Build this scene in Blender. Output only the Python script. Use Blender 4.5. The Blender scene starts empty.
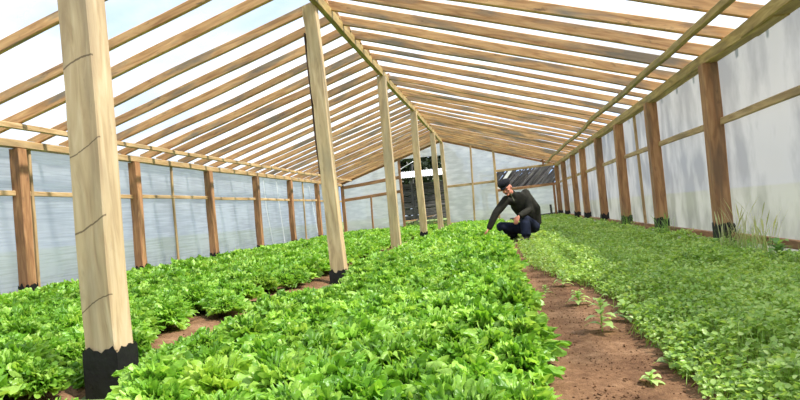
import bpy, math, random
import numpy as np
from mathutils import Vector, Matrix, noise as mn
from mathutils.bvhtree import BVHTree

S = bpy.context.scene
COL = S.collection
rnd = random.Random(7)
rng = np.random.default_rng(11)

# ---------------------------------------------------------------- dimensions
XL, XR, XC = -6.1, 2.3, -1.93          # left wall, right wall, ridge line
ZP, ZR = 2.07, 3.40                    # plate top, ridge underside of rafters
YE = 23.1                              # far end wall
YN = -1.6                              # near end of the film
SL = (ZR - ZP) / (XC - XL)
SR = (ZR - ZP) / (XR - XC)
def roofz(x):
    return ZP + SL * (x - XL) if x < XC else ZP + SR * (XR - x)

# ---------------------------------------------------------------- camera
F = 600.0
def nrm(v): v = np.array(v, float); return v / np.linalg.norm(v)
cY = nrm([98, -5, F])
cZ = np.array([-.087, 1, 0.0]); cZ[2] = -(cZ[0]*cY[0] + cZ[1]*cY[1]) / cY[2]; cZ = nrm(cZ)
cX = np.cross(cY, cZ)
if cX[0] < 0: cX = -cX
CAM = np.array([0, 0, .7])
def proj(p):
    d = np.array(p, float) - CAM
    c = d[0]*cX + d[1]*cY + d[2]*cZ
    return 400 + F*c[0]/max(c[2], 1e-4), 200 - F*c[1]/max(c[2], 1e-4)
cd = bpy.data.cameras.new('camera'); cam = bpy.data.objects.new('camera', cd); COL.objects.link(cam)
cd.sensor_width = 36; cd.lens = 36 * F / 800; cd.clip_start = .05; cd.clip_end = 500
cam.matrix_world = Matrix(((cX[0], cX[1], -cX[2], 0), (cY[0], cY[1], -cY[2], 0), (cZ[0], cZ[1], -cZ[2], .7), (0, 0, 0, 1)))
S.camera = cam

# ---------------------------------------------------------------- object helpers
def tag(o, label=None, cat=None, group=None, kind=None):
    if label: o['label'] = label
    if cat: o['category'] = cat
    if group: o['group'] = group
    if kind: o['kind'] = kind
    return o
def link(name, me, mat=None, parent=None, smooth=False):
    o = bpy.data.objects.new(name, me); COL.objects.link(o)
    if mat is not None and len(me.materials) == 0: me.materials.append(mat)
    if parent is not None: o.parent = parent
    if smooth: me.shade_smooth()
    return o
def mesh(name, vs, fs):
    me = bpy.data.meshes.new(name); me.from_pydata([tuple(v) for v in vs], [], fs); me.update(); return me
def quads(name, V, Q, smooth=False):
    me = bpy.data.meshes.new(name)
    V = np.asarray(V, np.float32); Q = np.asarray(Q, np.int32)
    me.vertices.add(len(V)); me.vertices.foreach_set('co', V.ravel())
    me.loops.add(Q.size); me.loops.foreach_set('vertex_index', Q.ravel())
    me.polygons.add(len(Q)); me.polygons.foreach_set('loop_start', np.arange(0, Q.size, 4, dtype=np.int32))
    me.update(calc_edges=True)
    if smooth: me.shade_smooth()
    return me
def empty(name, loc=(0, 0, 0)):
    o = bpy.data.objects.new(name, None); o.empty_display_size = .1; COL.objects.link(o); o.location = loc; return o

# ---------------------------------------------------------------- materials
def newmat(name):
    m = bpy.data.materials.new(name); m.use_nodes = True
    nt = m.node_tree; nt.nodes.clear()
    return m, nt, nt.nodes, nt.links
def N(ns, t, **kw):
    n = ns.new(t)
    for k, v in kw.items(): setattr(n, k, v)
    return n
def lin(c):
    return tuple(((x/255)/12.92 if x/255 <= .04045 else ((x/255+.055)/1.055)**2.4) for x in c) + (1,)
def ramp(ns, stops):
    r = ns.new('ShaderNodeValToRGB'); e = r.color_ramp.elements
    while len(e) < len(stops): e.new(.5)
    for i, (p, c) in enumerate(stops):
        e[i].position = p; e[i].color = c if len(c) == 4 else tuple(c) + (1,)
    return r
def wood(name, c1, c2, c3, grey=(120, 115, 105), grey_amt=.5, dark_amt=.5, bump=.25, hue_var=.35, arcs=None):
    m, nt, ns, L = newmat(name)
    out = N(ns, 'ShaderNodeOutputMaterial'); b = N(ns, 'ShaderNodeBsdfPrincipled')
    L.new(b.outputs[0], out.inputs[0]); b.inputs['Roughness'].default_value = .72
    tc = N(ns, 'ShaderNodeTexCoord'); oi = N(ns, 'ShaderNodeObjectInfo')
    rs = N(ns, 'ShaderNodeMath', operation='MULTIPLY'); rs.inputs[1].default_value = 43.7
    L.new(oi.outputs['Random'], rs.inputs[0])
    off = N(ns, 'ShaderNodeCombineXYZ')
    for k in range(3): L.new(rs.outputs[0], off.inputs[k])
    add = N(ns, 'ShaderNodeVectorMath', operation='ADD'); L.new(tc.outputs['Object'], add.inputs[0]); L.new(off.outputs[0], add.inputs[1])
    mp = N(ns, 'ShaderNodeMapping'); mp.inputs['Scale'].default_value = (2.6, 20, 20); L.new(add.outputs[0], mp.inputs[0])
    g = N(ns, 'ShaderNodeTexNoise'); g.inputs['Scale'].default_value = 1.; g.inputs['Detail'].default_value = 6; g.inputs['Distortion'].default_value = .9; L.new(mp.outputs[0], g.inputs[0])
    r = ramp(ns, [(.28, lin(c1)), (.5, lin(c2)), (.74, lin(c3))]); L.new(g.outputs[0], r.inputs[0])
    # weathered grey patches
    mp2 = N(ns, 'ShaderNodeMapping'); mp2.inputs['Scale'].default_value = (1.5, 7, 7); L.new(add.outputs[0], mp2.inputs[0])
    p = N(ns, 'ShaderNodeTexNoise'); p.inputs['Scale'].default_value = .9; p.inputs['Detail'].default_value = 5; L.new(mp2.outputs[0], p.inputs[0])
    pr = ramp(ns, [(.5, (0, 0, 0, 1)), (.66, (grey_amt,)*3 + (1,))]); L.new(p.outputs[0], pr.inputs[0])
    mx = N(ns, 'ShaderNodeMix', data_type='RGBA'); L.new(pr.outputs[0], mx.inputs[0]); L.new(r.outputs[0], mx.inputs[6]); mx.inputs[7].default_value = lin(grey)
    # dark mildew / bark specks
    mp3 = N(ns, 'ShaderNodeMapping'); mp3.inputs['Scale'].default_value = (4, 14, 14); mp3.inputs['Location'].default_value = (3, 9, 1); L.new(add.outputs[0], mp3.inputs[0])
    q = N(ns, 'ShaderNodeTexNoise'); q.inputs['Scale'].default_value = 1.; q.inputs['Detail'].default_value = 8; q.inputs['Roughness'].default_value = .7; L.new(mp3.outputs[0], q.inputs[0])
    qr = ramp(ns, [(.6, (0, 0, 0, 1)), (.72, (dark_amt,)*3 + (1,))]); L.new(q.outputs[0], qr.inputs[0])
    mx2 = N(ns, 'ShaderNodeMix', data_type='RGBA'); L.new(qr.outputs[0], mx2.inputs[0]); L.new(mx.outputs[2], mx2.inputs[6]); mx2.inputs[7].default_value = lin((70, 52, 36))
    last = mx2.outputs[2]
    if arcs:                                    # curved dark saw marks on the sawn face
        sx = N(ns, 'ShaderNodeSeparateXYZ'); L.new(tc.outputs['Object'], sx.inputs[0])
        for (z0, sl, cv, wd) in arcs:
            a = N(ns, 'ShaderNodeMath', operation='MULTIPLY_ADD'); L.new(sx.outputs[1], a.inputs[0]); a.inputs[1].default_value = cv; a.inputs[2].default_value = sl
            c = N(ns, 'ShaderNodeMath', operation='MULTIPLY_ADD'); L.new(a.outputs[0], c.inputs[0]); L.new(sx.outputs[1], c.inputs[1]); c.inputs[2].default_value = z0
            d = N(ns, 'ShaderNodeMath', operation='SUBTRACT'); L.new(sx.outputs[0], d.inputs[0]); L.new(c.outputs[0], d.inputs[1])
            wob = N(ns, 'ShaderNodeMath', operation='MULTIPLY_ADD'); L.new(q.outputs[0], wob.inputs[0]); wob.inputs[1].default_value = .03; L.new(d.outputs[0], wob.inputs[2])
            ab = N(ns, 'ShaderNodeMath', operation='ABSOLUTE'); L.new(wob.outputs[0], ab.inputs[0])
            lt = N(ns, 'ShaderNodeMapRange'); lt.inputs[1].default_value = wd*.5; lt.inputs[2].default_value = wd; lt.inputs[3].default_value = .8; lt.inputs[4].default_value = 0; L.new(ab.outputs[0], lt.inputs[0])
            fa = N(ns, 'ShaderNodeMath', operation='LESS_THAN'); L.new(sx.outputs[2], fa.inputs[0]); fa.inputs[1].default_value = -.06
            fm = N(ns, 'ShaderNodeMath', operation='MULTIPLY'); L.new(lt.outputs[0], fm.inputs[0]); L.new(fa.outputs[0], fm.inputs[1])
            mm = N(ns, 'ShaderNodeMix', data_type='RGBA'); L.new(fm.outputs[0], mm.inputs[0]); L.new(last, mm.inputs[6]); mm.inputs[7].default_value = lin((80, 62, 40)); last = mm.outputs[2]
    hv = N(ns, 'ShaderNodeHueSaturation')
    vr = N(ns, 'ShaderNodeMapRange'); L.new(oi.outputs['Random'], vr.inputs[0]); vr.inputs[3].default_value = 1 - hue_var*.6; vr.inputs[4].default_value = 1 + hue_var*.5
    L.new(vr.outputs[0], hv.inputs['Value']); L.new(last, hv.inputs['Color'])
    L.new(hv.outputs[0], b.inputs['Base Color'])
    bp = N(ns, 'ShaderNodeBump'); bp.inputs['Strength'].default_value = bump; bp.inputs['Distance'].default_value = .01; L.new(g.outputs[0], bp.inputs['Height']); L.new(bp.outputs[0], b.inputs['Normal'])
    return m
M = {}
M['pale'] = wood('pale_wood', (162, 136, 98), (190, 164, 122), (208, 186, 146), grey=(150, 140, 115), grey_amt=.5, dark_amt=.35, hue_var=.12)
M['pale_cracked'] = wood('pale_cracked_wood', (164, 138, 102), (190, 166, 128), (208, 188, 152), grey=(142, 124, 98), grey_amt=.55, dark_amt=.3, hue_var=.05,
                         arcs=[(.33, .45, 1.5, .006), (.62, .5, -2., .0045), (.98, .5, 1.5, .006), (1.36, .55, 1., .0045), (1.80, .35, -2, .006)])
M['brown'] = wood('brown_wood', (122, 84, 54), (162, 116, 76), (190, 144, 100), grey=(100, 82, 64), grey_amt=.6, dark_amt=.6, hue_var=.2)
M['rafter'] = wood('rafter_wood', (156, 110, 66), (192, 146, 96), (214, 172, 120), grey=(118, 110, 96), grey_amt=.85, dark_amt=.85, hue_var=.34)
M['olive'] = wood('olive_wood', (120, 98, 54), (160, 134, 78), (190, 166, 108), grey=(120, 112, 80), grey_amt=.5, dark_amt=.4, hue_var=.1)
M['bark'] = wood('bark_wood', (52, 34, 24), (84, 56, 40), (120, 84, 60), grey=(70, 60, 50), grey_amt=.6, dark_amt=.8, hue_var=.2, bump=.8)
M['old'] = wood('old_grey_wood', (58, 54, 54), (84, 80, 80), (120, 116, 114), grey=(60, 60, 62), grey_amt=.6, dark_amt=.8, hue_var=.9)
M['stud'] = wood('stud_wood', (150, 118, 76), (182, 150, 104), (204, 176, 132), grey=(120, 105, 80), grey_amt=.5, dark_amt=.5, hue_var=.2)

def plain(name, c, rough=.8, spec=.3, noise=0, nscale=8, bump=0):
    m, nt, ns, L = newmat(name)
    out = N(ns, 'ShaderNodeOutputMaterial'); b = N(ns, 'ShaderNodeBsdfPrincipled'); L.new(b.outputs[0], out.inputs[0])
    b.inputs['Roughness'].default_value = rough; b.inputs['Specular IOR Level'].default_value = spec
    tc = N(ns, 'ShaderNodeTexCoord'); t = N(ns, 'ShaderNodeTexNoise'); t.inputs['Scale'].default_value = nscale; t.inputs['Detail'].default_value = 5; L.new(tc.outputs['Object'], t.inputs[0])
    a = lin(c)
    r = ramp(ns, [(.3, tuple(x*(1-noise) for x in a[:3])), (.7, tuple(min(1, x*(1+noise)) for x in a[:3]))]); L.new(t.outputs[0], r.inputs[0]); L.new(r.outputs[0], b.inputs['Base Color'])
    if bump:
        bp = N(ns, 'ShaderNodeBump'); bp.inputs['Strength'].default_value = bump; bp.inputs['Distance'].default_value = .01; L.new(t.outputs[0], bp.inputs['Height']); L.new(bp.outputs[0], b.inputs['Normal'])
    return m
M['tar'] = plain('black_paint', (20, 18, 18), .6, .4, .4, 20, .5)
M['nail'] = plain('nail_metal', (60, 50, 45), .5, .5)

def film(name, clear, tint, streak=(1, 30, 1.5), gloss=.06, lo=.75, bumps=.35, blot=1.1):
    m, nt, ns, L = newmat(name)
    out = N(ns, 'ShaderNodeOutputMaterial')
    tc = N(ns, 'ShaderNodeTexCoord')
    mp = N(ns, 'ShaderNodeMapping'); mp.inputs['Scale'].default_value = streak; L.new(tc.outputs['Object'], mp.inputs[0])
    t = N(ns, 'ShaderNodeTexNoise'); t.inputs['Scale'].default_value = 1.; t.inputs['Detail'].default_value = 6; L.new(mp.outputs[0], t.inputs[0])
    mp2 = N(ns, 'ShaderNodeMapping'); mp2.inputs['Scale'].default_value = (1, 1.1, .8); L.new(tc.outputs['Object'], mp2.inputs[0])
    t2 = N(ns, 'ShaderNodeTexNoise'); t2.inputs['Scale'].default_value = 1.; t2.inputs['Detail'].default_value = 4; L.new(mp2.outputs[0], t2.inputs[0])
    w = N(ns, 'ShaderNodeMath', operation='MULTIPLY_ADD'); L.new(t2.outputs[0], w.inputs[0]); w.inputs[1].default_value = blot; L.new(t.outputs[0], w.inputs[2])
    r = ramp(ns, [(.75, tuple(x*lo for x in tint)), (1., tint)]); 
    hf = N(ns, 'ShaderNodeMath', operation='MULTIPLY'); L.new(w.outputs[0], hf.inputs[0]); hf.inputs[1].default_value = 1.78/(1 + blot); L.new(hf.outputs[0], r.inputs[0])
    tl = N(ns, 'ShaderNodeBsdfTranslucent'); L.new(r.outputs[0], tl.inputs[0])
    df = N(ns, 'ShaderNodeBsdfDiffuse'); L.new(r.outputs[0], df.inputs[0])
    m0 = N(ns, 'ShaderNodeMixShader'); m0.inputs[0].default_value = .25; L.new(tl.outputs[0], m0.inputs[1]); L.new(df.outputs[0], m0.inputs[2])
    tr = N(ns, 'ShaderNodeBsdfTransparent'); tr.inputs[0].default_value = (.97, .98, 1, 1)
    m1 = N(ns, 'ShaderNodeMixShader')
    cr = N(ns, 'ShaderNodeMapRange'); L.new(t.outputs[0], cr.inputs[0]); cr.inputs[1].default_value = .3; cr.inputs[2].default_value = .7; cr.inputs[3].default_value = clear*1.2; cr.inputs[4].default_value = clear*.8
    L.new(cr.outputs[0], m1.inputs[0]); L.new(m0.outputs[0], m1.inputs[1]); L.new(tr.outputs[0], m1.inputs[2])
    gl = N(ns, 'ShaderNodeBsdfGlossy'); gl.inputs['Roughness'].default_value = .3
    bp = N(ns, 'ShaderNodeBump'); bp.inputs['Strength'].default_value = bumps; bp.inputs['Distance'].default_value = .02; L.new(t.outputs[0], bp.inputs['Height'])
    for n in (gl, tl, df): L.new(bp.outputs[0], n.inputs['Normal'])
    m2 = N(ns, 'ShaderNodeMixShader'); m2.inputs[0].default_value = gloss; L.new(m1.outputs[0], m2.inputs[1]); L.new(gl.outputs[0], m2.inputs[2]); L.new(m2.outputs[0], out.inputs[0])
    return m
M['film_roof'] = film('roof_film', .76, (.80, .88, 1.0), (.8, .8, .8), lo=.9)
M['film_wall'] = film('wall_film', .12, (.58, .61, .68), (1, 1.4, 34), lo=.72)
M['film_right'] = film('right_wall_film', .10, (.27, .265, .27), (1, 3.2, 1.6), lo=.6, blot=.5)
M['film_end'] = film('end_film', .10, (1.0, .95, .96), (2.5, 1, 9), lo=.78)

def leafmat(name, stops, transl=.45, rough=.42, tipcol=None, obj_var=.12, gloss=.5):
    m, nt, ns, L = newmat(name)
    out = N(ns, 'ShaderNodeOutputMaterial')
    ge = N(ns, 'ShaderNodeNewGeometry'); oi = N(ns, 'ShaderNodeObjectInfo'); tc = N(ns, 'ShaderNodeTexCoord')
    nz = N(ns, 'ShaderNodeTexNoise'); nz.inputs['Scale'].default_value = 2.3; nz.inputs['Detail'].default_value = 4; L.new(ge.outputs['Position'], nz.inputs[0])
    a = N(ns, 'ShaderNodeMath', operation='MULTIPLY_ADD'); L.new(ge.outputs['Random Per Island'], a.inputs[0]); a.inputs[1].default_value = .5
    b0 = N(ns, 'ShaderNodeMath', operation='MULTIPLY'); L.new(nz.outputs[0], b0.inputs[0]); b0.inputs[1].default_value = .5; L.new(b0.outputs[0], a.inputs[2])
    r = ramp(ns, stops); L.new(a.outputs[0], r.inputs[0])
    col = r.outputs[0]
    hv = N(ns, 'ShaderNodeHueSaturation'); vr = N(ns, 'ShaderNodeMapRange'); L.new(oi.outputs['Random'], vr.inputs[0]); vr.inputs[3].default_value = 1-obj_var; vr.inputs[4].default_value = 1+obj_var
    L.new(vr.outputs[0], hv.inputs['Value']); L.new(col, hv.inputs['Color']); col = hv.outputs[0]
    p = N(ns, 'ShaderNodeBsdfPrincipled'); p.inputs['Roughness'].default_value = rough; p.inputs['Specular IOR Level'].default_value = gloss; L.new(col, p.inputs['Base Color'])
    t = N(ns, 'ShaderNodeBsdfTranslucent'); br = N(ns, 'ShaderNodeMix', data_type='RGBA', blend_type='MULTIPLY'); br.inputs[0].default_value = 1; L.new(col, br.inputs[6]); br.inputs[7].default_value = (1.2, 1.12, .65, 1); L.new(br.outputs[2], t.inputs[0])
    n2 = N(ns, 'ShaderNodeTexNoise'); n2.inputs['Scale'].default_value = 55; n2.inputs['Detail'].default_value = 3; L.new(tc.outputs['Object'], n2.inputs[0])
    bp = N(ns, 'ShaderNodeBump'); bp.inputs['Strength'].default_value = .6; bp.inputs['Distance'].default_value = .008; L.new(n2.outputs[0], bp.inputs['Height']); L.new(bp.outputs[0], p.inputs['Normal'])
    mx = N(ns, 'ShaderNodeMixShader'); mx.inputs[0].default_value = transl; L.new(p.outputs[0], mx.inputs[1]); L.new(t.outputs[0], mx.inputs[2]); L.new(mx.outputs[0], out.inputs[0])
    return m
M['lettuce'] = leafmat('lettuce_leaf', [(.15, lin((92, 142, 42))), (.5, lin((132, 182, 60))), (.85, lin((188, 220, 110)))], rough=.36)
M['lettuce_pale'] = leafmat('pale_lettuce_leaf', [(.15, lin((150, 195, 62))), (.5, lin((180, 216, 84))), (.85, lin((205, 232, 120)))])
M['herb'] = leafmat('herb_leaf', [(.15, lin((118, 158, 66))), (.5, lin((160, 196, 92))), (.85, lin((208, 228, 146)))], rough=.34)
M['weed'] = leafmat('weed_leaf', [(.15, lin((96, 148, 66))), (.85, lin((168, 206, 112)))])
M['weed_pale'] = leafmat('pale_weed_leaf', [(.15, lin((136, 176, 84))), (.85, lin((196, 220, 140)))])
M['drygrass'] = leafmat('dry_grass', [(.15, lin((150, 160, 100))), (.85, lin((214, 214, 168)))])
M['conifer'] = leafmat('dark_foliage', [(.15, lin((22, 34, 20))), (.85, lin((52, 66, 38)))], transl=.15)
M['outgrass'] = leafmat('outer_grass', [(.15, lin((86, 122, 56))), (.85, lin((140, 168, 90)))])

def soilmat():
    m, nt, ns, L = newmat('soil')
    out = N(ns, 'ShaderNodeOutputMaterial'); b = N(ns, 'ShaderNodeBsdfPrincipled'); L.new(b.outputs[0], out.inputs[0]); b.inputs['Roughness'].default_value = .95; b.inputs['Specular IOR Level'].default_value = .15
    tc = N(ns, 'ShaderNodeTexCoord')
    t = N(ns, 'ShaderNodeTexNoise'); t.inputs['Scale'].default_value = 26; t.inputs['Detail'].default_value = 9; t.inputs['Roughness'].default_value = .7; L.new(tc.outputs['Object'], t.inputs[0])
    t2 = N(ns, 'ShaderNodeTexNoise'); t2.inputs['Scale'].default_value = 3; t2.inputs['Detail'].default_value = 4; L.new(tc.outputs['Object'], t2.inputs[0])
    s = N(ns, 'ShaderNodeMath', operation='MULTIPLY_ADD'); L.new(t2.outputs[0], s.inputs[0]); s.inputs[1].default_value = .7; hf = N(ns, 'ShaderNodeMath', operation='MULTIPLY'); L.new(t.outputs[0], hf.inputs[0]); hf.inputs[1].default_value = .6; L.new(hf.outputs[0], s.inputs[2])
    r = ramp(ns, [(.45, lin((86, 60, 42))), (.65, lin((124, 92, 66))), (.85, lin((158, 124, 94)))]); L.new(s.outputs[0], r.inputs[0]); L.new(r.outputs[0], b.inputs['Base Color'])
    bp = N(ns, 'ShaderNodeBump'); bp.inputs['Strength'].default_value = .9; bp.inputs['Distance'].default_value = .03; L.new(t.outputs[0], bp.inputs['Height']); L.new(bp.outputs[0], b.inputs['Normal'])
    return m
M['soil'] = soilmat()

# ---------------------------------------------------------------- timber
def timber(name, p0, p1, w, h, side, mat, seg=10, wob=.006, taper=0, bow=0, parent=None, seed=None, ch=.008, waney=0):
    """A sawn timber from p0 to p1. w runs along «side», h across it; local X is its length."""
    p0 = Vector(p0); p1 = Vector(p1); X = (p1 - p0); ln = X.length; X.normalize()
    Yv = Vector(side); Yv = (Yv - X*Yv.dot(X)).normalized(); Zv = X.cross(Yv)
    sd = seed if seed is not None else rnd.random()*100
    vs, fs = [], []
    c = min(ch, w*.2, h*.2)
    for i in range(seg + 1):
        t = i/seg; k = 1 - taper*t
        ow = wob*(mn.noise(Vector((sd, t*ln*.7, 0)))*2); ow *= min(1, t*5); oh = min(1, t*5)*wob*(mn.noise(Vector((sd, 5 + t*ln*.7, 3)))*2) + bow*math.sin(math.pi*t)
        hw = w/2*k*(1 + .05*mn.noise(Vector((sd + 7, t*ln, 0)))); hh = h/2*k*(1 + .06*mn.noise(Vector((sd + 9, t*ln, 0))))
        wn = waney*(.5 + .5*mn.noise(Vector((sd+2, t*ln*3.1, 0))) + .35*mn.noise(Vector((sd+4, t*ln*9, 0)))) if waney else 0
        pts = [(hw, hh-c), (hw-c, hh), (-hw+c, hh), (-hw, hh-c), (-hw+wn, -hh+c+wn*.5), (-hw+c+wn, -hh), (hw-c, -hh), (hw, -hh+c)]
        for (y, z) in pts: vs.append((t*ln, y + ow, z + oh))
    for i in range(seg):
        for j in range(8):
            a = i*8 + j; b2 = i*8 + (j+1) % 8
            fs.append((a, b2, b2 + 8, a + 8))
    fs.append(tuple(range(7, -1, -1))); fs.append(tuple(seg*8 + j for j in range(8)))
    fs = [tuple(reversed(f)) for f in fs]
    me = mesh(name, vs, fs)
    o = link(name, me, mat, parent)
    mw = Matrix(((X.x, Yv.x, Zv.x, p0.x), (X.y, Yv.y, Zv.y, p0.y), (X.z, Yv.z, Zv.z, p0.z), (0, 0, 0, 1)))
    o.matrix_world = mw
    return o
def black_foot(post, w, h, top, seed=0, jag=.04):
    """Jagged-topped coat of black paint round a post's foot, in the post's own frame (local X is up)."""
    n = 9; ring = []
    a, b = w/2 + .004, h/2 + .004
    for k in range(n): ring.append((a, -b + 2*b*k/n))
    for k in range(n): ring.append((a - 2*a*k/n, b))
    for k in range(n): ring.append((-a, b - 2*b*k/n))
    for k in range(n): ring.append((-a + 2*a*k/n, -b))
    m = len(ring); vs = []
    for (y, z) in ring: vs.append((-.01, y, z))
    for (y, z) in ring: vs.append((top + jag*1.6*mn.noise(Vector((y*26 + seed, z*26, seed))), y, z))
    for (y, z) in ring: vs.append((top*.5, y*.8, z*.8))
    fs = []
    for k in range(m):
        k2 = (k+1) % m
        fs.append((k, k2, m+k2, m+k)); fs.append((m+k, m+k2, 2*m+k2, 2*m+k))
    me = mesh('black_base', vs, fs)
    o = link('black_base', me, M['tar'], post); o['label'] = 'black painted base'
    return o

words = ['nearest', 'second', 'third', 'fourth', 'fifth', 'sixth', 'seventh', 'eighth', 'ninth', 'tenth', 'eleventh', 'twelfth', 'thirteenth', 'fourteenth', 'fifteenth', 'sixteenth',
         'seventeenth', 'eighteenth', 'nineteenth', 'twentieth', 'twenty-first', 'twenty-second', 'twenty-third', 'twenty-fourth', 'twenty-fifth', 'twenty-sixth', 'twenty-seventh', 'twenty-eighth', 'twenty-ninth', 'thirtieth']
def nth(i): return words[i]

# central posts carrying the ridge beam
cps = [(2.69, .168, .15, .15), (6.93, .185, .15, .07), (10.98, .175, .15, .02), (15.2, .175, .15, .16), (19.7, .18, .14, .05)]
clab = ['thick pale sawn post in the left foreground with curved saw marks and black foot',
        'pale central post with ragged bark edge, black foot beside the bare soil gap',
        'pale straight central post, third from the camera, meeting the ridge beam',
        'pale central post with tall black foot standing in front of the doorway',
        'thin pale central post in the doorway, farthest free-standing one']
for i, (y, w, h, bt) in enumerate(cps):
    ztop = ZR - .12
    o = timber('wooden_post', (XC + (-.005 if i == 0 else .01), y, -.2), (XC - (.05 if i == 0 else .10 if i == 1 else 0), y + .02, ztop), w, h, (1, 0, 0), M['pale_cracked'] if i == 0 else M['pale'], seg=26, wob=.007, taper=.06 if i else 0.02, seed=3.3*i + 1, waney=.03 if i == 1 else .004, ch=.006)
    tag(o, clab[i], 'post', 'central posts under the ridge beam')
    black_foot(o, w*1.04 + .002, h*1.04 + .002, bt + .22, seed=i*3.1 + 5, jag=.04)
pb = [o_ for o_ in COL.objects if o_.get('label') == clab[1]][0]
bk = timber('bark', (XC - .122, 6.93, 1.25), (XC - .168, 6.94, 2.95), .022, .13, (1, 0, 0), M['bark'], seg=30, wob=.008, waney=.012, seed=4.4)
mw = bk.matrix_world.copy(); bk.parent = pb; bk.matrix_basis = pb.matrix_basis.inverted() @ mw; bk['label'] = 'dark ragged bark edge'
# ridge beam
o = timber('ridge_beam', (XC, 1.0, ZR - .06), (XC, YE, ZR - .06), .075, .14, (1, 0, 0), M['olive'], seg=40, wob=.012)
tag(o, 'long pale ridge beam running down the centre of the roof on the posts', 'beam')

# side wall posts
PW = .15
left_y = [6.87, 9.37, 12.03, 14.56, 17.1, 19.82]
for i, y in enumerate(left_y):
    o = timber('wooden_post', (XL + .05, y, -.05), (XL + .05, y, ZP - .11), PW, PW, (1, 0, 0), M['brown'], seg=14, wob=.008, seed=20 + i*2.2, taper=.04)
    tag(o, '%s brown wooden post along the left film wall, counted from the camera' % nth(i), 'post', 'posts of the left wall')
    black_foot(o, PW*1.03, PW*1.03, .25, seed=i*7.7)
right_y = [6.62, 8.99, 11.32, 13.6, 16.1, 18.1, 20.65, 22.9]
for i, y in enumerate(right_y):
    o = timber('wooden_post', (XR - .04, y, -.05), (XR - .04, y, ZP - .11), PW, PW + .02, (1, 0, 0), M['brown'], seg=14, wob=.008, seed=50 + i*2.2, taper=.03)
    tag(o, '%s brown wooden post along the right film wall, counted from the camera' % nth(i), 'post', 'posts of the right wall')
    black_foot(o, PW*1.03, (PW + .02)*1.03, .36, seed=i*5.3 + 1)

# plates on top of the posts
def wob_run(name, x, z, y0, y1, w, h, mat, label, cat, seg=36, wob=.014):
    o = timber(name, (x, y0, z), (x, y1, z), w, h, (1, 0, 0), mat, seg=seg, wob=wob); return tag(o, label, cat)
wob_run('wall_plate', XL + .05, ZP - .055, 3.0, YE, .10, .10, M['stud'], 'long pale timber plate along the top of the left wall posts', 'beam')
wob_run('wall_plate', XR - .03, ZP - .055, 5.0, YE, .12, .12, M['olive'], 'long olive brown timber plate along the top of the right wall posts', 'beam')
o = timber('wall_plate', (XR - .06, 1.2, ZP - .03), (XR - .03, 5.6, ZP - .05), .15, .12, (1, 0, 0), M['olive'], seg=12, wob=.01); tag(o, 'thick near length of plate lapped over the right wall plate at the frame edge', 'beam')
o = timber('purlin', (-5.64, 3.5, roofz(-5.64) - .075), (-5.6, YE, roofz(-5.6) - .075), .05, .07, (1, 0, 0), M['stud'], seg=30, wob=.014); tag(o, 'thin purlin nailed under the left rafters close to the wall', 'purlin')
o = timber('purlin', (1.87, 2.4, roofz(1.87) - .085), (1.88, YE, roofz(1.88) - .085), .055, .075, (1, 0, 0), M['olive'], seg=30, wob=.018); tag(o, 'dark purlin nailed under the right rafters close to the wall', 'purlin')

# rails of the side walls, one length per bay
def bay_rails(xs, ys, x, z, h, mat, side, what, base_label):
    for i in range(len(ys) - 1):
        a, b = ys[i] + .07, ys[i+1] - .07
        o = timber('wall_rail', (x, a, z + rnd.uniform(-.012, .012)), (x, b, z + rnd.uniform(-.012, .012)), .035, h, (1, 0, 0), mat, seg=6, wob=.004)
        tag(o, base_label % nth(i), 'rail', what)
ly = [4.4] + left_y + [YE]
ry = [4.2] + right_y[:-1] + [22.9]
bay_rails(0, ly, XL + .02, 1.385, .065, M['stud'], 1, 'middle rails of the left wall', 'middle rail along the left film wall in the %s bay from the camera')
bay_rails(0, ly, XL + .02, .10, .075, M['stud'], 1, 'bottom rails of the left wall', 'bottom rail along the left film wall in the %s bay from the camera')
bay_rails(0, ry, XR + .01, 1.36, .07, M['stud'], 1, 'middle rails of the right wall', 'middle rail along the right film wall in the %s bay from the camera')
bay_rails(0, ry, XR + .01, .17, .075, M['brown'], 1, 'bottom rails of the right wall', 'bottom rail along the right film wall in the %s bay from the camera')
for y, lb in ((7.08, 'thin stud hard against the nearest left wall post'), (10.6, 'thin stud halfway between second and third left wall posts'), (18.35, 'thin stud between the fifth and sixth left wall posts')):
    o = timber('wall_stud', (XL + .02, y, 0), (XL + .03, y, ZP - .1), .04, .045, (1, 0, 0), M['stud'], seg=8, wob=.008); tag(o, lb, 'stud')
for y, lb in ((10.15, 'thin stud between the second and third right wall posts'),):
    o = timber('wall_stud', (XR + .01, y, 0), (XR + .01, y + .12, ZP - .1), .04, .045, (1, 0, 0), M['stud'], seg=8, wob=.006); tag(o, lb, 'stud')

# ---------------------------------------------------------------- rafters
lefts = [5.05, 5.9, 6.52, 7.28, 7.87, 8.5, 9.17, 9.85, 10.43, 11.2, 11.8, 12.5, 13.18, 13.95]
while lefts[-1] < 22.3: lefts.append(lefts[-1] + .66 + rnd.uniform(-.05, .05))
lefts.append(YE - .06)
rights = [5.46, 6.32, 6.75, 7.4, 8.0, 8.73, 9.3, 9.98, 10.9, 11.65, 12.2, 12.78, 13.35, 14.05, 14.75, 15.38]
while rights[-1] < 22.3: rights.append(rights[-1] + .66 + rnd.uniform(-.07, .07))
rights.append(YE - .06)
def rafter(y, side, skew=0, dep=.09, th=.05):
    sh = dep/2
    if side < 0:
        a = (XL - .12, y + skew, roofz(XL) - .12*SL + sh); b = (XC - .02 + .06, y, ZR + sh)
    else:
        a = (XR + .16, y + skew, roofz(XR) - .16*SR + sh); b = (XC + .02 - .06, y + .055, ZR + sh)
    return timber('rafter', a, b, th, dep, (0, 1, 0), M['rafter'], seg=12, wob=.010, bow=rnd.uniform(-.014, .014))
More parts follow.
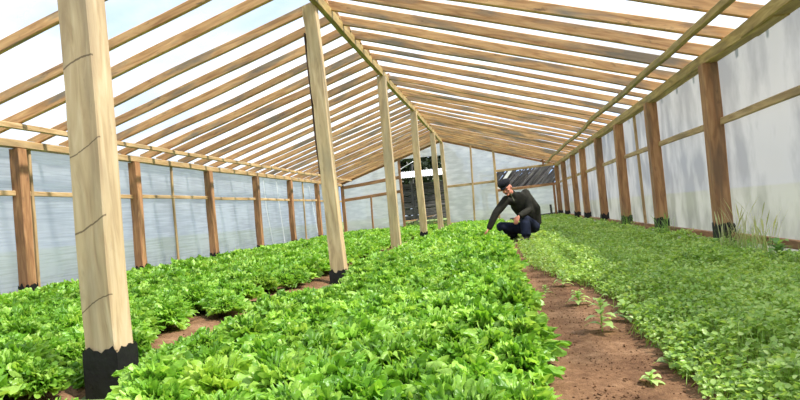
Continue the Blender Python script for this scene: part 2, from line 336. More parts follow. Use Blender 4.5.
for i, y in enumerate(lefts):
    o = rafter(y, -1, rnd.uniform(-.04, .04), dep=rnd.uniform(.105, .13) if y < 13 else rnd.uniform(.085, .115), th=rnd.uniform(.05, .065))
    k = len(lefts) - 1 - i
    lb = ('rough sawn left slope rafter, %s from the camera' % nth(i)) if i < len(lefts) - 10 else ('rough sawn left slope rafter, %s' % (('%s from the far end wall' % nth(k)) if k else 'against the far end wall'))
    tag(o, lb, 'rafter', 'rafters of the left roof slope')
for i, y in enumerate(rights):
    o = rafter(y, 1, -.22 if i == 1 else rnd.uniform(-.04, .04), dep=rnd.uniform(.10, .13) if y < 9.2 else rnd.uniform(.06, .105), th=rnd.uniform(.045, .065))
    k = len(rights) - 1 - i
    lb = ('rough sawn right slope rafter, %s from the camera' % nth(i)) if i < len(rights) - 10 else ('rough sawn right slope rafter, %s' % (('%s from the far end wall' % nth(k)) if k else 'against the far end wall'))
    tag(o, lb, 'rafter', 'rafters of the right roof slope')

# ---------------------------------------------------------------- plastic film
def sheet(name, fn, nu, nv, mat, kind='structure'):
    V = [fn(u/nu, v/nv) for v in range(nv+1) for u in range(nu+1)]
    Q = [(v*(nu+1)+u, v*(nu+1)+u+1, (v+1)*(nu+1)+u+1, (v+1)*(nu+1)+u) for v in range(nv) for u in range(nu)]
    o = link(name, quads(name, V, Q, True), mat); o['kind'] = kind; return o
RT = .145
def roofL(u, v):
    x = XL - .14 + (XC - XL + .14)*u; y = YN + (YE - YN)*v
    return (x, y, ZP + SL*(x - XL) + RT + .006*mn.noise(Vector((x*1.2, y*1.6, 0))))
def roofR(u, v):
    x = XC + (XR - XC + .18)*u; y = YN + (YE - YN)*v
    return (x, y, ZP + SR*(XR - x) + RT + .006*mn.noise(Vector((x*1.2, y*1.6, 5))))
sheet('ceiling_left_film', roofL, 24, 120, M['film_roof']); sheet('ceiling_right_film', roofR, 24, 120, M['film_roof'])
sheet('wall_left', lambda u, v: (XL - .02 + .018*mn.noise(Vector((u*30, v*4, 1))), YN + (YE-YN)*u, -.02 + (ZP + .05)*v), 200, 26, M['film_wall'])
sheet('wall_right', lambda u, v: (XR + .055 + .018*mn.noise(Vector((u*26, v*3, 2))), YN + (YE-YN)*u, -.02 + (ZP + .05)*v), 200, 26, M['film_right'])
# end wall film: built cell by cell so that the doorway and the open gap on the right stay open
def end_film():
    nx, nz = 168, 66; V = []; Q = []; idx = {}
    def vid(i, j):
        if (i, j) not in idx:
            x = XL + (XR - XL)*i/nx; z = 3.5*j/nz; z = min(z, roofz(x) + .13)
            idx[(i, j)] = len(V); V.append((x, YE + .05 + .012*mn.noise(Vector((x*2.5, z*2, 3))), z))
        return idx[(i, j)]
    for i in range(nx):
        for j in range(nz):
            x = XL + (XR-XL)*(i+.5)/nx; z = 3.5*(j+.5)/nz
            if z > roofz(x) + .15: continue
            if -3.64 < x < -1.97 and z < 2.83: continue          # doorway
            if 0.02 < x < 2.28 and 1.32 < z < 2.0: continue      # open gap
            Q.append((vid(i, j), vid(i+1, j), vid(i+1, j+1), vid(i, j+1)))
    o = link('wall_end', quads('wall_end', V, Q, True), M['film_end']); o['kind'] = 'structure'
end_film()

# timber frame of the far end wall: from (x,z) to (x,z)
Ye = YE
ends = [
 ('end_rail', (-6.05, 1.90), (-3.65, 2.10), .13, 'brown', 'upper rail of the far end wall, left of the doorway'),
 ('end_rail', (-6.05, 1.40), (-3.65, 1.56), .12, 'brown', 'middle rail of the far end wall, left of the doorway'),
 ('end_rail', (-6.05, .12), (-3.65, .14), .09, 'brown', 'bottom rail of the far end wall, left of the doorway'),
 ('end_rail', (-1.85, 1.57), (.02, 1.61), .09, 'stud', 'middle rail of the far end wall, right of the doorway'),
 ('end_rail', (-1.85, .15), (-.1, .12), .07, 'stud', 'bottom rail of the far end wall, right of the doorway'),
 ('end_rail', (.02, 1.99), (2.28, 2.05), .09, 'stud', 'rail along the top of the open gap in the end wall'),
 ('end_rail', (.02, 1.25), (2.28, 1.31), .10, 'brown', 'rail along the bottom of the open gap in the end wall'),
 ('end_rail', (.4, .12), (2.2, .2), .09, 'old', 'dark slanting bottom timber at the right end of the end wall'),
 ('end_stud', (-3.64, -.02), (-3.66, 2.85), .10, 'brown', 'left jamb of the doorway in the end wall'),
 ('end_stud', (-4.89, .12), (-4.87, 1.45), .07, 'brown', 'short stud in the lower left of the end wall'),
 ('end_stud', (-6.0, 0), (-6.0, 2.0), .14, 'brown', 'corner post at the left end of the far wall'),
 ('end_stud', (-.93, .1), (-.84, 3.1), .07, 'stud', 'thin stud just right of the central end post'),
 ('end_stud', (.0, .0), (.0, 2.8), .09, 'stud', 'stud of the end wall behind the crouching man'),
 ('end_stud', (1.8, 2.03), (1.8, 2.28), .07, 'brown', 'very short stud above the open gap in the end wall'),
 ('end_stud', (2.12, .1), (2.12, 1.28), .08, 'brown', 'short stud below the open gap near the right corner'),
 ('end_stud', (1.95, .02), (1.93, .55), .08, 'old', 'short dark stake standing at the foot of the end wall'),
]
for nm, a, b, w, mt, lb in ends:
    o = timber(nm, (a[0], Ye - (.03 if nm == 'end_stud' else 0), a[1]), (b[0], Ye - (.03 if nm == 'end_stud' else 0), b[1]), w, .045, (0, 0, 1) if nm == 'end_rail' else (1, 0, 0), M[mt], seg=10, wob=.008)
    tag(o, lb, 'rail' if nm == 'end_rail' else 'stud')
o = timber('gable_post', (XC + .02, YE - .06, -.05), (XC, YE - .06, ZR - .12), .14, .10, (1, 0, 0), M['pale'], seg=16, wob=.008); tag(o, 'pale post in the end wall at the right side of the doorway', 'post')
for xa, xb, lb in ((XL, XC, 'sloping head timber of the end wall, left slope'), (XR, XC, 'sloping head timber of the end wall, right slope')):
    o = timber('gable_timber', (xa, YE + .0, roofz(xa) - .04), (xb, YE + .0, roofz(xb) - .04), .045, .08, (0, 1, 0), M['brown'], seg=10); tag(o, lb, 'rail')

# loose plastic strips on the left wall
def ribbon(name, pts, w, label, mat):
    V = []; Q = []
    P = [Vector(p) for p in pts]; n = 24; out = []
    for k in range(n+1):
        t = k/n*(len(P)-1); i = min(int(t), len(P)-2); out.append(P[i].lerp(P[i+1], t-i))
    for k, p in enumerate(out):
        ww = w*(.6 + .5*mn.noise(Vector((k*.4, w*50, 0)))); tw = .6*mn.noise(Vector((k*.15, 3, w*90)))
        for s in (-1, 0, 1): V.append((p.x + .02 + .012*abs(s), p.y + s*ww*math.cos(tw), p.z + s*ww*math.sin(tw)))
    for k in range(n):
        for s in range(2): a = k*3+s; Q.append((a, a+1, a+4, a+3))
    o = link(name, quads(name, V, Q, True), mat); return tag(o, label, 'plastic strip', 'loose strips on the left wall')
M['strip'] = film('strip_film', .05, (.95, .96, .97), (1, 3, 3), lo=.9)
ribbon('plastic_strip', [(XL, 15.15, 1.95), (XL, 15.2, 1.2), (XL, 15.5, .1)], .035, 'white loose plastic strip, left one in the bay after the fourth left post', M['strip'])
ribbon('plastic_strip', [(XL, 16.1, 1.98), (XL, 16.15, 1.4), (XL, 16.4, .1)], .03, 'white loose plastic strip, right one in the bay after the fourth left post', M['strip'])
ribbon('plastic_strip', [(XL, 19.0, 1.95), (XL, 19.3, 1.2), (XL, 19.6, .3)], .04, 'white loose plastic strip just before the sixth left post', M['strip'])

# ---------------------------------------------------------------- ground
def gz(x, y):
    p = Vector((x, y, 0))
    z = .018*mn.noise(p*2.2) + .010*mn.noise(p*9) + .006*mn.noise(p*28)
    if .2 < x < .8: z -= .01
    z -= .09*math.exp(-((x + 1.9)/.22)**2)
    return z
def soil_z(x, y):
    return gz(x, y) + (.035 if (x < -2.15 or -1.7 < x < .22 or x > .72) else 0)
def grid_ground(name, x0, x1, y0, y1, dx, dy, mat, fz):
    nx = int((x1-x0)/dx); ny = int((y1-y0)/dy)
    return link(name, quads(name, [(x0+dx*i, y0+dy*j, fz(x0+dx*i, y0+dy*j)) for j in range(ny+1) for i in range(nx+1)],
                [(j*(nx+1)+i, j*(nx+1)+i+1, (j+1)*(nx+1)+i+1, (j+1)*(nx+1)+i) for j in range(ny) for i in range(nx)], True), mat)
o = grid_ground('floor_soil', XL - .1, XR + .1, -2, YE + .2, .06, .10, M['soil'], gz); o['kind'] = 'structure'
M['field'] = plain('field_grass', (118, 132, 84), .9, .1, .35, 1.2)
o = link('ground', mesh('ground', [(-90, -40, -.06), (90, -40, -.06), (90, 140, -.06), (-90, 140, -.06)], [(0, 1, 2, 3)]), M['field']); o['kind'] = 'structure'
def clod(x, y, s):
    pass
# soil clods on the path (crumbs nobody could count)
V = []; Q = []
cube = np.array([(-1,-1,-1),(1,-1,-1),(1,1,-1),(-1,1,-1),(-1,-1,1),(1,-1,1),(1,1,1),(-1,1,1)], float)*.5
cq = np.array([(0,3,2,1),(4,5,6,7),(0,1,5,4),(1,2,6,5),(2,3,7,6),(3,0,4,7)])
for k in range(2600):
    if rng.random() < .75: x = rng.uniform(.2, .85); y = 1.9 + 4.6*rng.random()**1.3
    else: x = rng.uniform(-2.3, -1.6); y = rng.uniform(2.6, 8)
    s = rng.uniform(.002, .007)*(1.5 if rng.random() < .06 else 1)
    c = cube*s*rng.uniform(.6, 1.3, 3) + rng.normal(0, s*.16, (8, 3))
    an = rng.uniform(0, 6.28); R = np.array([[math.cos(an), -math.sin(an), 0], [math.sin(an), math.cos(an), 0], [0, 0, 1]])
    Q.append(cq + 8*len(V)); V.append(c @ R.T + np.array([x, y, gz(x, y) + s*.2]))
o = link('soil_crumbs', quads('soil_crumbs', np.concatenate(V), np.concatenate(Q), True), M['soil']); tag(o, 'loose brown soil crumbs scattered over the bare paths', 'soil', kind='stuff')

# ---------------------------------------------------------------- lettuces
def leaf(nr, nt, L, th, az, elev, curl, ruf, ph, rg, lift=0.0, wide=1.0):
    """One frilled leaf as an nr x nt fan; returns (nr*nt,3) vertices."""
    r = (np.linspace(0.05, 1, nr)**.8)[:, None]; t = np.linspace(-th, th, nt)[None, :]
    p2, p3 = rg.uniform(0, 6.28, 2)
    Rr = r*L*(1 + .10*r*np.sin(4*t + p2) + .07*r**3*np.sin(13*t + p3) + .085*r**4*np.sin(54*t + ph))
    a = Rr*np.cos(t*.95); b = Rr*np.sin(t*.95)*wide
    k1, k2, k3 = 6 + rg.uniform(-1, 1), (25 if nt > 24 else 14) + rg.uniform(-4, 4), 52 + rg.uniform(-6, 6)
    big = ruf*(r**1.5)*np.sin(k1*t + ph); mid = .72*ruf*(r**1.5)*np.sin(k2*t + p2 + 9*r + 1.6*np.sin(5*t + 7*r + p3)); fine = .42*ruf*(r**2.2)*np.sin(k3*t + p3 + 11*r + 2*np.sin(7*t + ph)) if nt > 24 else rg.normal(0, .5*ruf, (nr, nt))*r**1.5
    blister = .30*ruf*np.sin(19*t + 9*r + p3)*np.sin(22*r + ph)
    n = big + mid + fine + blister + .10*np.abs(b)
    aa = elev - curl*(a/L)
    da = np.cos(elev - curl*.5*(a/L))*a; dz = np.sin(elev - curl*.5*(a/L))*a
    x = da - n*np.sin(aa); z = dz + n*np.cos(aa)
    y = b + .6*ruf*(r**3)*np.cos(k2*t*1.1 + p3) + (.35*ruf*(r**3)*np.cos(k3*t + p2) if nt > 24 else rg.normal(0, .4*ruf, (nr, nt))*r**1.5)
    x = x + .5*ruf*(r**3)*np.cos(k2*t + ph)
    ca, sa = math.cos(az), math.sin(az)
    return np.stack([x*ca - y*sa, x*sa + y*ca, z + lift], -1).reshape(-1, 3)
def fan_quads(nr, nt):
    return np.array([(i*nt+j, i*nt+j+1, (i+1)*nt+j+1, (i+1)*nt+j) for i in range(nr-1) for j in range(nt-1)])
def head(seed, nl, nr, nt, scale=1.0):
    rg = np.random.default_rng(seed); V = []; Q = []; fq = fan_quads(nr, nt); az = rg.uniform(0, 6.28)
    for k in range(nl):
        f = k/(nl-1)                             # 0 outer, 1 heart
        az += 2.4 + rg.uniform(-.25, .25); th = rg.uniform(.85, 1.15)
        L = (.150 - .07*f)*rg.uniform(.8, 1.15)
        el = .50 + .95*f + rg.uniform(-.15, .15)
        cu = .75 + rg.uniform(-.35, .5)
        Vv = leaf(nr, nt, L, th, az, el, cu, .0125*rg.uniform(.8, 1.3), rg.uniform(0, 6.28), rg, .01 + .045*f)
        Q.append(fq + len(V)*nr*nt); V.append(Vv)
    V = np.concatenate(V)*scale; V[:, 2] = np.maximum(V[:, 2], .004)
    return V, np.concatenate(Q)
variants = []
for s in range(8):
    V, Q = head(100 + s, 26, 18, 105)
    variants.append(quads('lettuce', V, Q, True)); variants[-1].materials.append(M['lettuce'])
pale = quads('lettuce_pale', *head(140, 26, 18, 105), True); pale.materials.append(M['lettuce_pale'])

post_xy = [(XC, c[0]) for c in cps]
spots = []
def bed(x0, x1, which, pitch=.245):
    y = .75; row = 0
    while y < YE - .25:
        n = int((x1 - x0)/pitch); off = .5*pitch if row % 2 else 0
        for k in range(n + 1):
            x = x0 + k*pitch + off + rng.uniform(-.035, .035); yy = y + rng.uniform(-.035, .035)
            if x > x1 + .02: continue
            if any(abs(x-a) < .16 and abs(yy-b) < .16 for a, b in post_xy): continue
            if which == 'left' and x > -2.5 and 3.6 < yy < 6.6 and rng.random() < .5: continue
            spots.append((x, yy, which))
        y += pitch*.9; row += 1
bed(-5.75, -2.24, 'left'); bed(-1.58, .10, 'middle')
# a few overgrowing heads in the gap beyond the second post
for k in range(70):
    y = 8.0 + k*.21; x = -1.9 + rng.uniform(-.12, .12)
    if all(abs(y-c[0]) > .2 for c in cps): spots.append((x, y, 'middle'))
for y in (1.5, 2.1, 3.55): spots.append((-1.86 + rng.uniform(-.05, .05), y, 'middle'))
spots += [(-2.2, 2.5, 'left'), (-2.25, 2.2, 'left'), (-1.70, 3.1, 'middle'), (-1.66, 2.85, 'middle'), (-2.15, 2.85, 'left'), (-2.2, 3.15, 'left')]
def hides(x, y):
    px = proj((x, y, .18))[0]
    return (y > 10.0 and y < 11.3 and x > .0) or (84 < px < 140 and y < 2.62) or (320 < px < 356 and 4.9 < y < 6.95)
spots = [q for q in spots if not hides(q[0], q[1])]
near = []; far = []
def infr(x, y, m):
    if y < .5: return False
    px, py = proj((x, y, .15)); return -m < px < 800 + m and py < 400 + m*1.2
for s in spots:
    x, y, w = s
    d = math.hypot(x, y)
    if infr(x, y, 25): near.append((d, s))
    elif infr(x, y, 700) or d < 3: far.append((d, s))
near.sort(); far += near[300:]; near = near[:300]
glab = {'left': 'frilly green lettuce head in the bed between left wall and central posts',
        'middle': 'frilly bright green lettuce head in the bed between central posts and soil path'}
pale_t = min(range(len(near)), key=lambda i: abs(proj((near[i][1][0], near[i][1][1], .18))[0] - 212) + abs(proj((near[i][1][0], near[i][1][1], .18))[1] - 382))
for i, (d, (x, y, w)) in enumerate(near):
    me = pale if i == pale_t else variants[int(rng.integers(8))]
    o = bpy.data.objects.new('lettuce', me); COL.objects.link(o)
    s = rng.uniform(.95, 1.25)
    o.location = (x, y, soil_z(x, y) - .012); o.rotation_euler = (rng.uniform(-.12, .12), rng.uniform(-.12, .12), rng.uniform(0, 6.28)); o.scale = (s, s, s*rng.uniform(.95, 1.2))
    if i == pale_t: tag(o, 'paler yellow green lettuce head in the left foreground right of the thick post', 'lettuce')
    else: tag(o, glab[w], 'lettuce', 'lettuces in the %s bed' % w)
# the rest of the lettuces, farther off: one mass
lods = {0: [head(200+s, 15, 6, 21) for s in range(5)], 1: [head(220+s, 13, 5, 15) for s in range(5)], 2: [head(240+s, 11, 4, 11) for s in range(5)]}
VV = []; QQ = []; nv = 0
for d, (x, y, w) in far:
    l = 0 if d < 9 else (1 if d < 14 else 2)
    V, Q = lods[l][int(rng.integers(5))]
    an = rng.uniform(0, 6.28); s = rng.uniform(.95, 1.3); c, n = math.cos(an)*s, math.sin(an)*s
    W = np.stack([V[:, 0]*c - V[:, 1]*n + x, V[:, 0]*n + V[:, 1]*c + y, V[:, 2]*s*rng.uniform(.95, 1.25) + soil_z(x, y) - .01], -1)
    VV.append(W); QQ.append(Q + nv); nv += len(W)
o = link('lettuce_mass', quads('lettuce_mass', np.concatenate(VV), np.concatenate(QQ), True), M['lettuce'])
tag(o, 'mass of frilly green lettuces filling the far rows of the beds', 'lettuce', kind='stuff')

# ---------------------------------------------------------------- herb bed on the right
def edge_x(y):
    pts = [(0, .60), (2.0, .62), (3.2, .66), (4.2, .70), (4.8, .66), (5.4, .52), (6.1, .36), (6.8, .28), (30, .26)]
    for (a, b), (c, d) in zip(pts, pts[1:]):
        if y <= c: return b + (d-b)*(y-a)/(c-a) + .05*mn.noise(Vector((y*3, 1, 0))) + .03*mn.noise(Vector((y*11, 2, 0)))
    return .26
def canopy(x, y):
    h = .15 + .07*mn.noise(Vector((x*2.1, y*2.1, 4))) + .05*mn.noise(Vector((x*6, y*6, 8)))
    e = (x - edge_x(y)); h *= min(1, .35 + e*3.2) if e > 0 else .3
    if x < .72 and y > 5.6: h = min(h, .09)
    return max(.03, h)
lv = np.array([(0, 0, 0), (.28, .36, .10), (.72, .34, .08), (1, 0, -.06), (.72, -.34, .08), (.28, -.36, .10), (.5, 0, 0)], float)
lq = np.array([(0, 6, 2, 1), (6, 3, 2, 2), (0, 5, 4, 6), (6, 4, 3, 3)])
lq = np.array([(0, 6, 2, 1), (0, 5, 4, 6)]); lt = None
lv = np.array([(0, 0, 0), (.3, .38, .10), (.78, .30, .07), (1.0, 0, -.05), (.78, -.30, .07), (.3, -.38, .10), (.5, 0, 0)], float)
lq = np.array([(0, 6, 2, 1), (6, 3, 3, 2), (0, 5, 4, 6), (6, 4, 3, 3)])
# six-cornered leaflet split in two quads along its midrib
lv = np.array([(0, 0, 0), (.35, .40, .12), (.82, .26, .06), (1.0, 0, -.05), (.82, -.26, .06), (.35, -.40, .12)], float)
lq = np.array([(0, 3, 2, 1), (0, 5, 4, 3)])
def leaf_cloud(P, size, az, tilt, roll):
    n = len(P); L = lv[None]*size[:, None, None]
    cr, sr = np.cos(roll)[:, None], np.sin(roll)[:, None]
    y = L[:, :, 1]*cr - L[:, :, 2]*sr; z = L[:, :, 1]*sr + L[:, :, 2]*cr; x = L[:, :, 0]
    ct, st = np.cos(tilt)[:, None], np.sin(tilt)[:, None]
    x2 = x*ct - z*st; z2 = x*st + z*ct
    ca, sa = np.cos(az)[:, None], np.sin(az)[:, None]
    W = np.stack([x2*ca - y*sa, x2*sa + y*ca, z2], -1) + P[:, None, :]
    Q = lq[None] + (np.arange(n)*6)[:, None, None]
    return W.reshape(-1, 3), Q.reshape(-1, 4)
P = []; SZ = []
def scatter(y0, y1, dens, size):
    n = int((XR - .2)*(y1-y0)*dens); c = 0
    for k in range(n):
        x = rng.uniform(.2, XR - .09); y = rng.uniform(y0, y1)
        if x < edge_x(y) or not infr(x, y, 260): continue
        if any(abs(x-(XR-.04)) < .11 and abs(y-b) < .12 for b in right_y): continue
        if math.hypot(x-.45, y-11.15) < .26 or (.2 < x < .75 and 10.2 < y < 11.2 and rng.random() < .7): continue
        if .68 > x and y > 5.4 and rng.random() < .35: continue
        h = canopy(x, y); cx, cy = x, y
        m = int(rng.integers(3, 6)); zz = h*(1 - .75*rng.random()**1.8)
        for q in range(m):
            P.append((x + rng.normal(0, size*.5), y + rng.normal(0, size*.5), gz(x, y) + max(.01, zz + rng.normal(0, .008)))); SZ.append(size*rng.uniform(.7, 1.35))
scatter(1.2, 3.5, 2600, .021); scatter(3.5, 6, 1900, .022); scatter(6, 10, 1000, .028); scatter(10, 15, 420, .042); scatter(15, 23, 220, .06)
P = np.array(P); SZ = np.array(SZ); n = len(P)
W, Q = leaf_cloud(P, SZ, rng.uniform(0, 6.28, n), rng.normal(.15, .4, n), rng.normal(0, .45, n))
# stems
Vs = [W]; Qs = [Q]; base = len(W)
ids = rng.choice(n, n//6, replace=False)
SV = []; SQ = []
for c, k in enumerate(ids):
    x, y, z = P[k]; g = gz(x, y) - .01; dx, dy = rng.normal(0, .02, 2); w = .0016
    SV += [(x+dx-w, y+dy, g), (x+dx+w, y+dy, g), (x+w, y, z), (x-w, y, z)]; SQ.append((base+4*c, base+4*c+1, base+4*c+2, base+4*c+3))
o = link('herb_bed', quads('herb_bed', np.concatenate([W, np.array(SV)]), np.concatenate([Q, np.array(SQ)]), True), M['herb'])
tag(o, 'dense bed of small leaved green seedlings between soil path and right wall', 'seedlings', kind='stuff')

# ---------------------------------------------------------------- weeds and grass
def weed(x, y, h, nl, size, mat, label, name='weed', group=None, narrow=False):
    rg = np.random.default_rng(int(abs(x*991 + y*577)*10)); V = []; Q = []
    for k in range(nl):
        az = k*2.4 + rg.uniform(-.3, .3); f = k/max(1, nl-1); zz = h*(.15 + .8*f)
        m = 4 if not narrow else 5; wmax = size*(.22 if not narrow else .09); L = size*rg.uniform(.7, 1.2)*(1 - .3*f); el = .5 + .5*f
        for i in range(m+1):
            t = i/m; r = L*t; w = wmax*math.sin(math.pi*min(.97, t*.9 + .08)); z = zz + math.sin(el)*r - .9*r*r/L*.7
            cx, cy = r*math.cos(az)*math.cos(el), r*math.sin(az)*math.cos(el); nx, ny = -math.sin(az)*w, math.cos(az)*w
            V += [(cx+nx, cy+ny, z+.15*w), (cx, cy, z), (cx-nx, cy-ny, z+.15*w)]
        b = len(V) - 3*(m+1)
        for i in range(m):
            a = b + 3*i; Q += [(a, a+1, a+4, a+3), (a+1, a+2, a+5, a+4)]
    b = len(V); w = .0022
    ring = [(w, 0), (0, w), (-w, 0), (0, -w)]
    for z in (-.01, h): V += [(c, d, z) for c, d in ring]
    for i in range(4): j = (i+1) % 4; Q.append((b+i, b+j, b+4+j, b+4+i))
    o = link(name, quads(name, V, Q, True), mat); o.location = (x, y, gz(x, y)); return tag(o, label, 'weed', group)
from math import hypot
wd = [(.46, 5.05, .09, 12, .075, 'spindly green weed high on the soil path nearest the man'),
      (.47, 4.15, .07, 11, .075, 'low spreading weed midway along the bare soil path'),
      (.475, 3.25, .14, 11, .085, 'upright pale green weed in the middle of the soil path'),
      (.64, 3.5, .08, 12, .085, 'leafy weed at the edge of the seedling bed on the path'),
      (.30, 4.75, .05, 8, .05, 'small weed by the lettuce edge on the soil path'),
      (.62, 2.55, .04, 7, .06, 'tiny weed low on the soil path nearest the camera'),
      (.50, 2.35, .03, 6, .05, 'tiny flat weed sprout at the front of the soil path')]
for x, y, h, nl, s, lb in wd: weed(x, y, h*1.3, nl + 3, s*1.35, M['weed_pale'], lb)
weed(2.02, 5.35, .16, 18, .16, M['weed'], 'broad leafed pale weed by the wall right of the nearest right post', narrow=True)
weed(1.85, 5.6, .14, 16, .14, M['weed'], 'leafy weed below the tall grass at the right wall', narrow=True)
def tuft(x, y, h, n, label, mat, seeds=0, spread=.12):
    rg = np.random.default_rng(int(abs(x*331 + y*97)*10)); V = []; Q = []
    for k in range(n):
        az = rg.uniform(0, 6.28); bx, by = rg.normal(0, spread*.4, 2); hh = h*rg.uniform(.45, 1.0); lean = rg.uniform(.05, .35)*hh; w = rg.uniform(.0016, .0034); m = 6
        sa, ca = math.sin(az), math.cos(az); b = len(V)
        for i in range(m+1):
            t = i/m; ww = w*(1 - t**2*.9)
            px = bx + ca*lean*t*t*1.2; py = by + sa*lean*t*t*1.2; pz = hh*t*(1 - .12*t)
            if seeds and k < seeds and t > .7: ww = w*2.6*math.sin(math.pi*min(1, (t-.65)/.36))
            V += [(px - sa*ww, py + ca*ww, pz), (px + sa*ww, py - ca*ww, pz)]
        for i in range(m): a = b+2*i; Q.append((a, a+1, a+3, a+2))
    o = link('grass_tuft', quads('grass_tuft', V, Q, True), mat); o.location = (x, y, gz(x, y)); return tag(o, label, 'grass')
tuft(2.12, 5.85, .68, 60, 'tall seeding grass right beside the nearest right wall post', M['drygrass'], 22, .18)
tuft(2.13, 5.35, .60, 26, 'tall thin grass stalks by the right wall near the frame edge', M['drygrass'], 14, .12)
tuft(2.1, 6.0, .36, 90, 'low dark green grass clump at the foot of the nearest right post', M['weed'], 0, .16)
tuft(2.08, 5.0, .28, 80, 'short grass clump by the bottom rail at the right frame edge', M['weed'], 0, .2)
tuft(2.12, 8.35, .52, 60, 'grass clump between the nearest and second right wall posts', M['weed'], 6, .13)
tuft(2.12, 10.75, .55, 60, 'grass clump between the second and third right wall posts', M['weed'], 6, .13)
tuft(2.14, 11.75, .3, 60, 'short grass just behind the third right wall post', M['weed'], 0, .2)
tuft(1.3, 22.9, .5, 60, 'grass clump at the foot of the far end wall', M['weed'], 4, .3)
weed(2.1, 5.05, .22, 20, .18, M['weed'], 'dark leafy weed against the bottom rail at the right frame edge')
weed(2.0, 6.15, .2, 18, .15, M['weed'], 'broad weed at the foot of the tall seeding grass')
tuft(2.16, 5.6, .42, 120, 'thick green grass clump under the tall seeding grass', M['weed'], 0, .2)
tuft(-5.85, 7.2, .22, 40, 'small weedy grass tuft at the foot of the nearest left wall post', M['weed'], 0, .12)

# ---------------------------------------------------------------- outside
def rough_grass():
    V = []; Q = []
    for k in range(5200):
        if k < 3400: x = rng.uniform(-10, 6); y = YE + .35 + 6*rng.random()**1.5
        elif k < 4300: x = XL - .35 - 1.6*rng.random(); y = rng.uniform(3, 23)
        else: x = XR + .3 + 1.4*rng.random(); y = rng.uniform(3, 23)
        h = rng.uniform(.12, .42); an = rng.uniform(0, 6.28); w = .014; l = rng.uniform(0, .2)
        s, c = math.sin(an)*w, math.cos(an)*w; b = len(V)
        V += [(x-c, y-s, -.06), (x+c, y+s, -.06), (x+c*.6+l*.5, y+s*.6, h*.6), (x-c*.6+l*.5, y-s*.6, h*.6), (x+c*.1+l, y, h), (x-c*.1+l, y, h)]
        Q += [(b, b+1, b+2, b+3), (b+3, b+2, b+4, b+5)]
    o = link('outer_grass', quads('outer_grass', V, Q, True), M['outgrass']); tag(o, 'rough green grass growing outside around the greenhouse walls', 'grass', kind='stuff')
rough_grass()
# board rack seen through the gap on the right
rk = empty('timber_rack', (1.2, 25.3, -.06)); tag(rk, 'rough timber rack outside the gap in the end wall, holding slanting boards', 'rack')
for x in (-.45, 1.2, 2.75):
    for y in (25.15, 25.75):
        o = timber('leg', (x, y, -.06), (x, y, 1.22), .08, .08, (1, 0, 0), M['stud'], seg=4, parent=None); mw = o.matrix_world.copy(); o.parent = rk; o.matrix_parent_inverse = Matrix.Identity(4); o.matrix_basis = Matrix.Translation((-1.2, -25.3, .06)) @ mw
for y in (25.15, 25.75):
    o = timber('shelf_beam', (-.7, y, 1.26), (3.0, y, 1.26), .08, .09, (0, 1, 0), M['old'], seg=6); mw = o.matrix_world.copy(); o.parent = rk; o.matrix_basis = Matrix.Translation((-1.2, -25.3, .06)) @ mw
o = timber('back_rail', (-.7, 25.98, 1.98), (3.0, 25.98, 2.05), .06, .08, (0, 1, 0), M['old'], seg=6); mw = o.matrix_world.copy(); o.parent = rk; o.matrix_basis = Matrix.Translation((-1.2, -25.3, .06)) @ mw
for x in (-.6, 2.9):
    o = timber('upright', (x, 25.92, -.06), (x, 25.92, 2.15), .08, .06, (1, 0, 0), M['old'], seg=6); mw = o.matrix_world.copy(); o.parent = rk; o.matrix_basis = Matrix.Translation((-1.2, -25.3, .06)) @ mw
M['whiteboard'] = plain('whitewashed_board', (232, 232, 228), .7, .3, .05, 6)
for k in range(50):
    x = -.55 + (k % 26)*.115 + rnd.uniform(-.03, .03); y = 25.2 + (k*37 % 5)*.05 + (.32 if k > 25 else 0)
    ang = math.radians(rnd.uniform(40, 54)); ln = rnd.uniform(.95, 1.25)
    white = k == 5
    o = timber('weathered_board', (x, y, 1.33), (x + ln*math.cos(ang), y + .03, 1.33 + ln*math.sin(ang)), rnd.uniform(.06, .13), .025, (math.sin(ang), 0, -math.cos(ang)), M['whiteboard'] if white else M['old'], seg=4, wob=.006)
    if white: tag(o, 'whitish board leaning among the dark boards behind the man', 'board')
    else: tag(o, 'dark weathered board leaning on the rack outside the end wall gap', 'board', 'boards leaning on the rack')
# shed seen through the doorway
sh = empty('shed', (-3.2, 28.6, -.06)); tag(sh, 'dark old plank shed with white sheet roof outside the doorway', 'shed')
def sp(name, *a, **k):
    o = timber(name, *a, **k); mw = o.matrix_world.copy(); o.parent = sh; o.matrix_basis = Matrix.Translation((3.2, -28.6, .06)) @ mw; return o
for x in (-4.55, -3.9, -2.1): sp('shed_post', (x, 27.9, -.06), (x, 27.9, 2.3), .1, .1, (1, 0, 0), M['old'], seg=5)
for k in range(7): sp('wall_plank', (-4.7, 28.6, .1 + k*.31), (-1.2, 28.6, .1 + k*.31 + rnd.uniform(-.05, .05)), .035, .27, (0, 1, 0), M['old'], seg=5)
for k in range(5): sp('shelf_plank', (-4.6 + .1*(k % 2), 27.95, .62 + k*.34), (-1.5, 27.95 - .1, .60 + k*.34 + rnd.uniform(-.08, .08)), .1, .06, (0, 1, 0), M['old'], seg=5)
sp('roof_rail', (-4.8, 27.85, 2.32), (-1.1, 27.85, 2.3), .08, .1, (0, 1, 0), M['old'], seg=5)
M['sheet'] = plain('white_roof_sheet', (240, 242, 244), .4, .5, .03, 3)
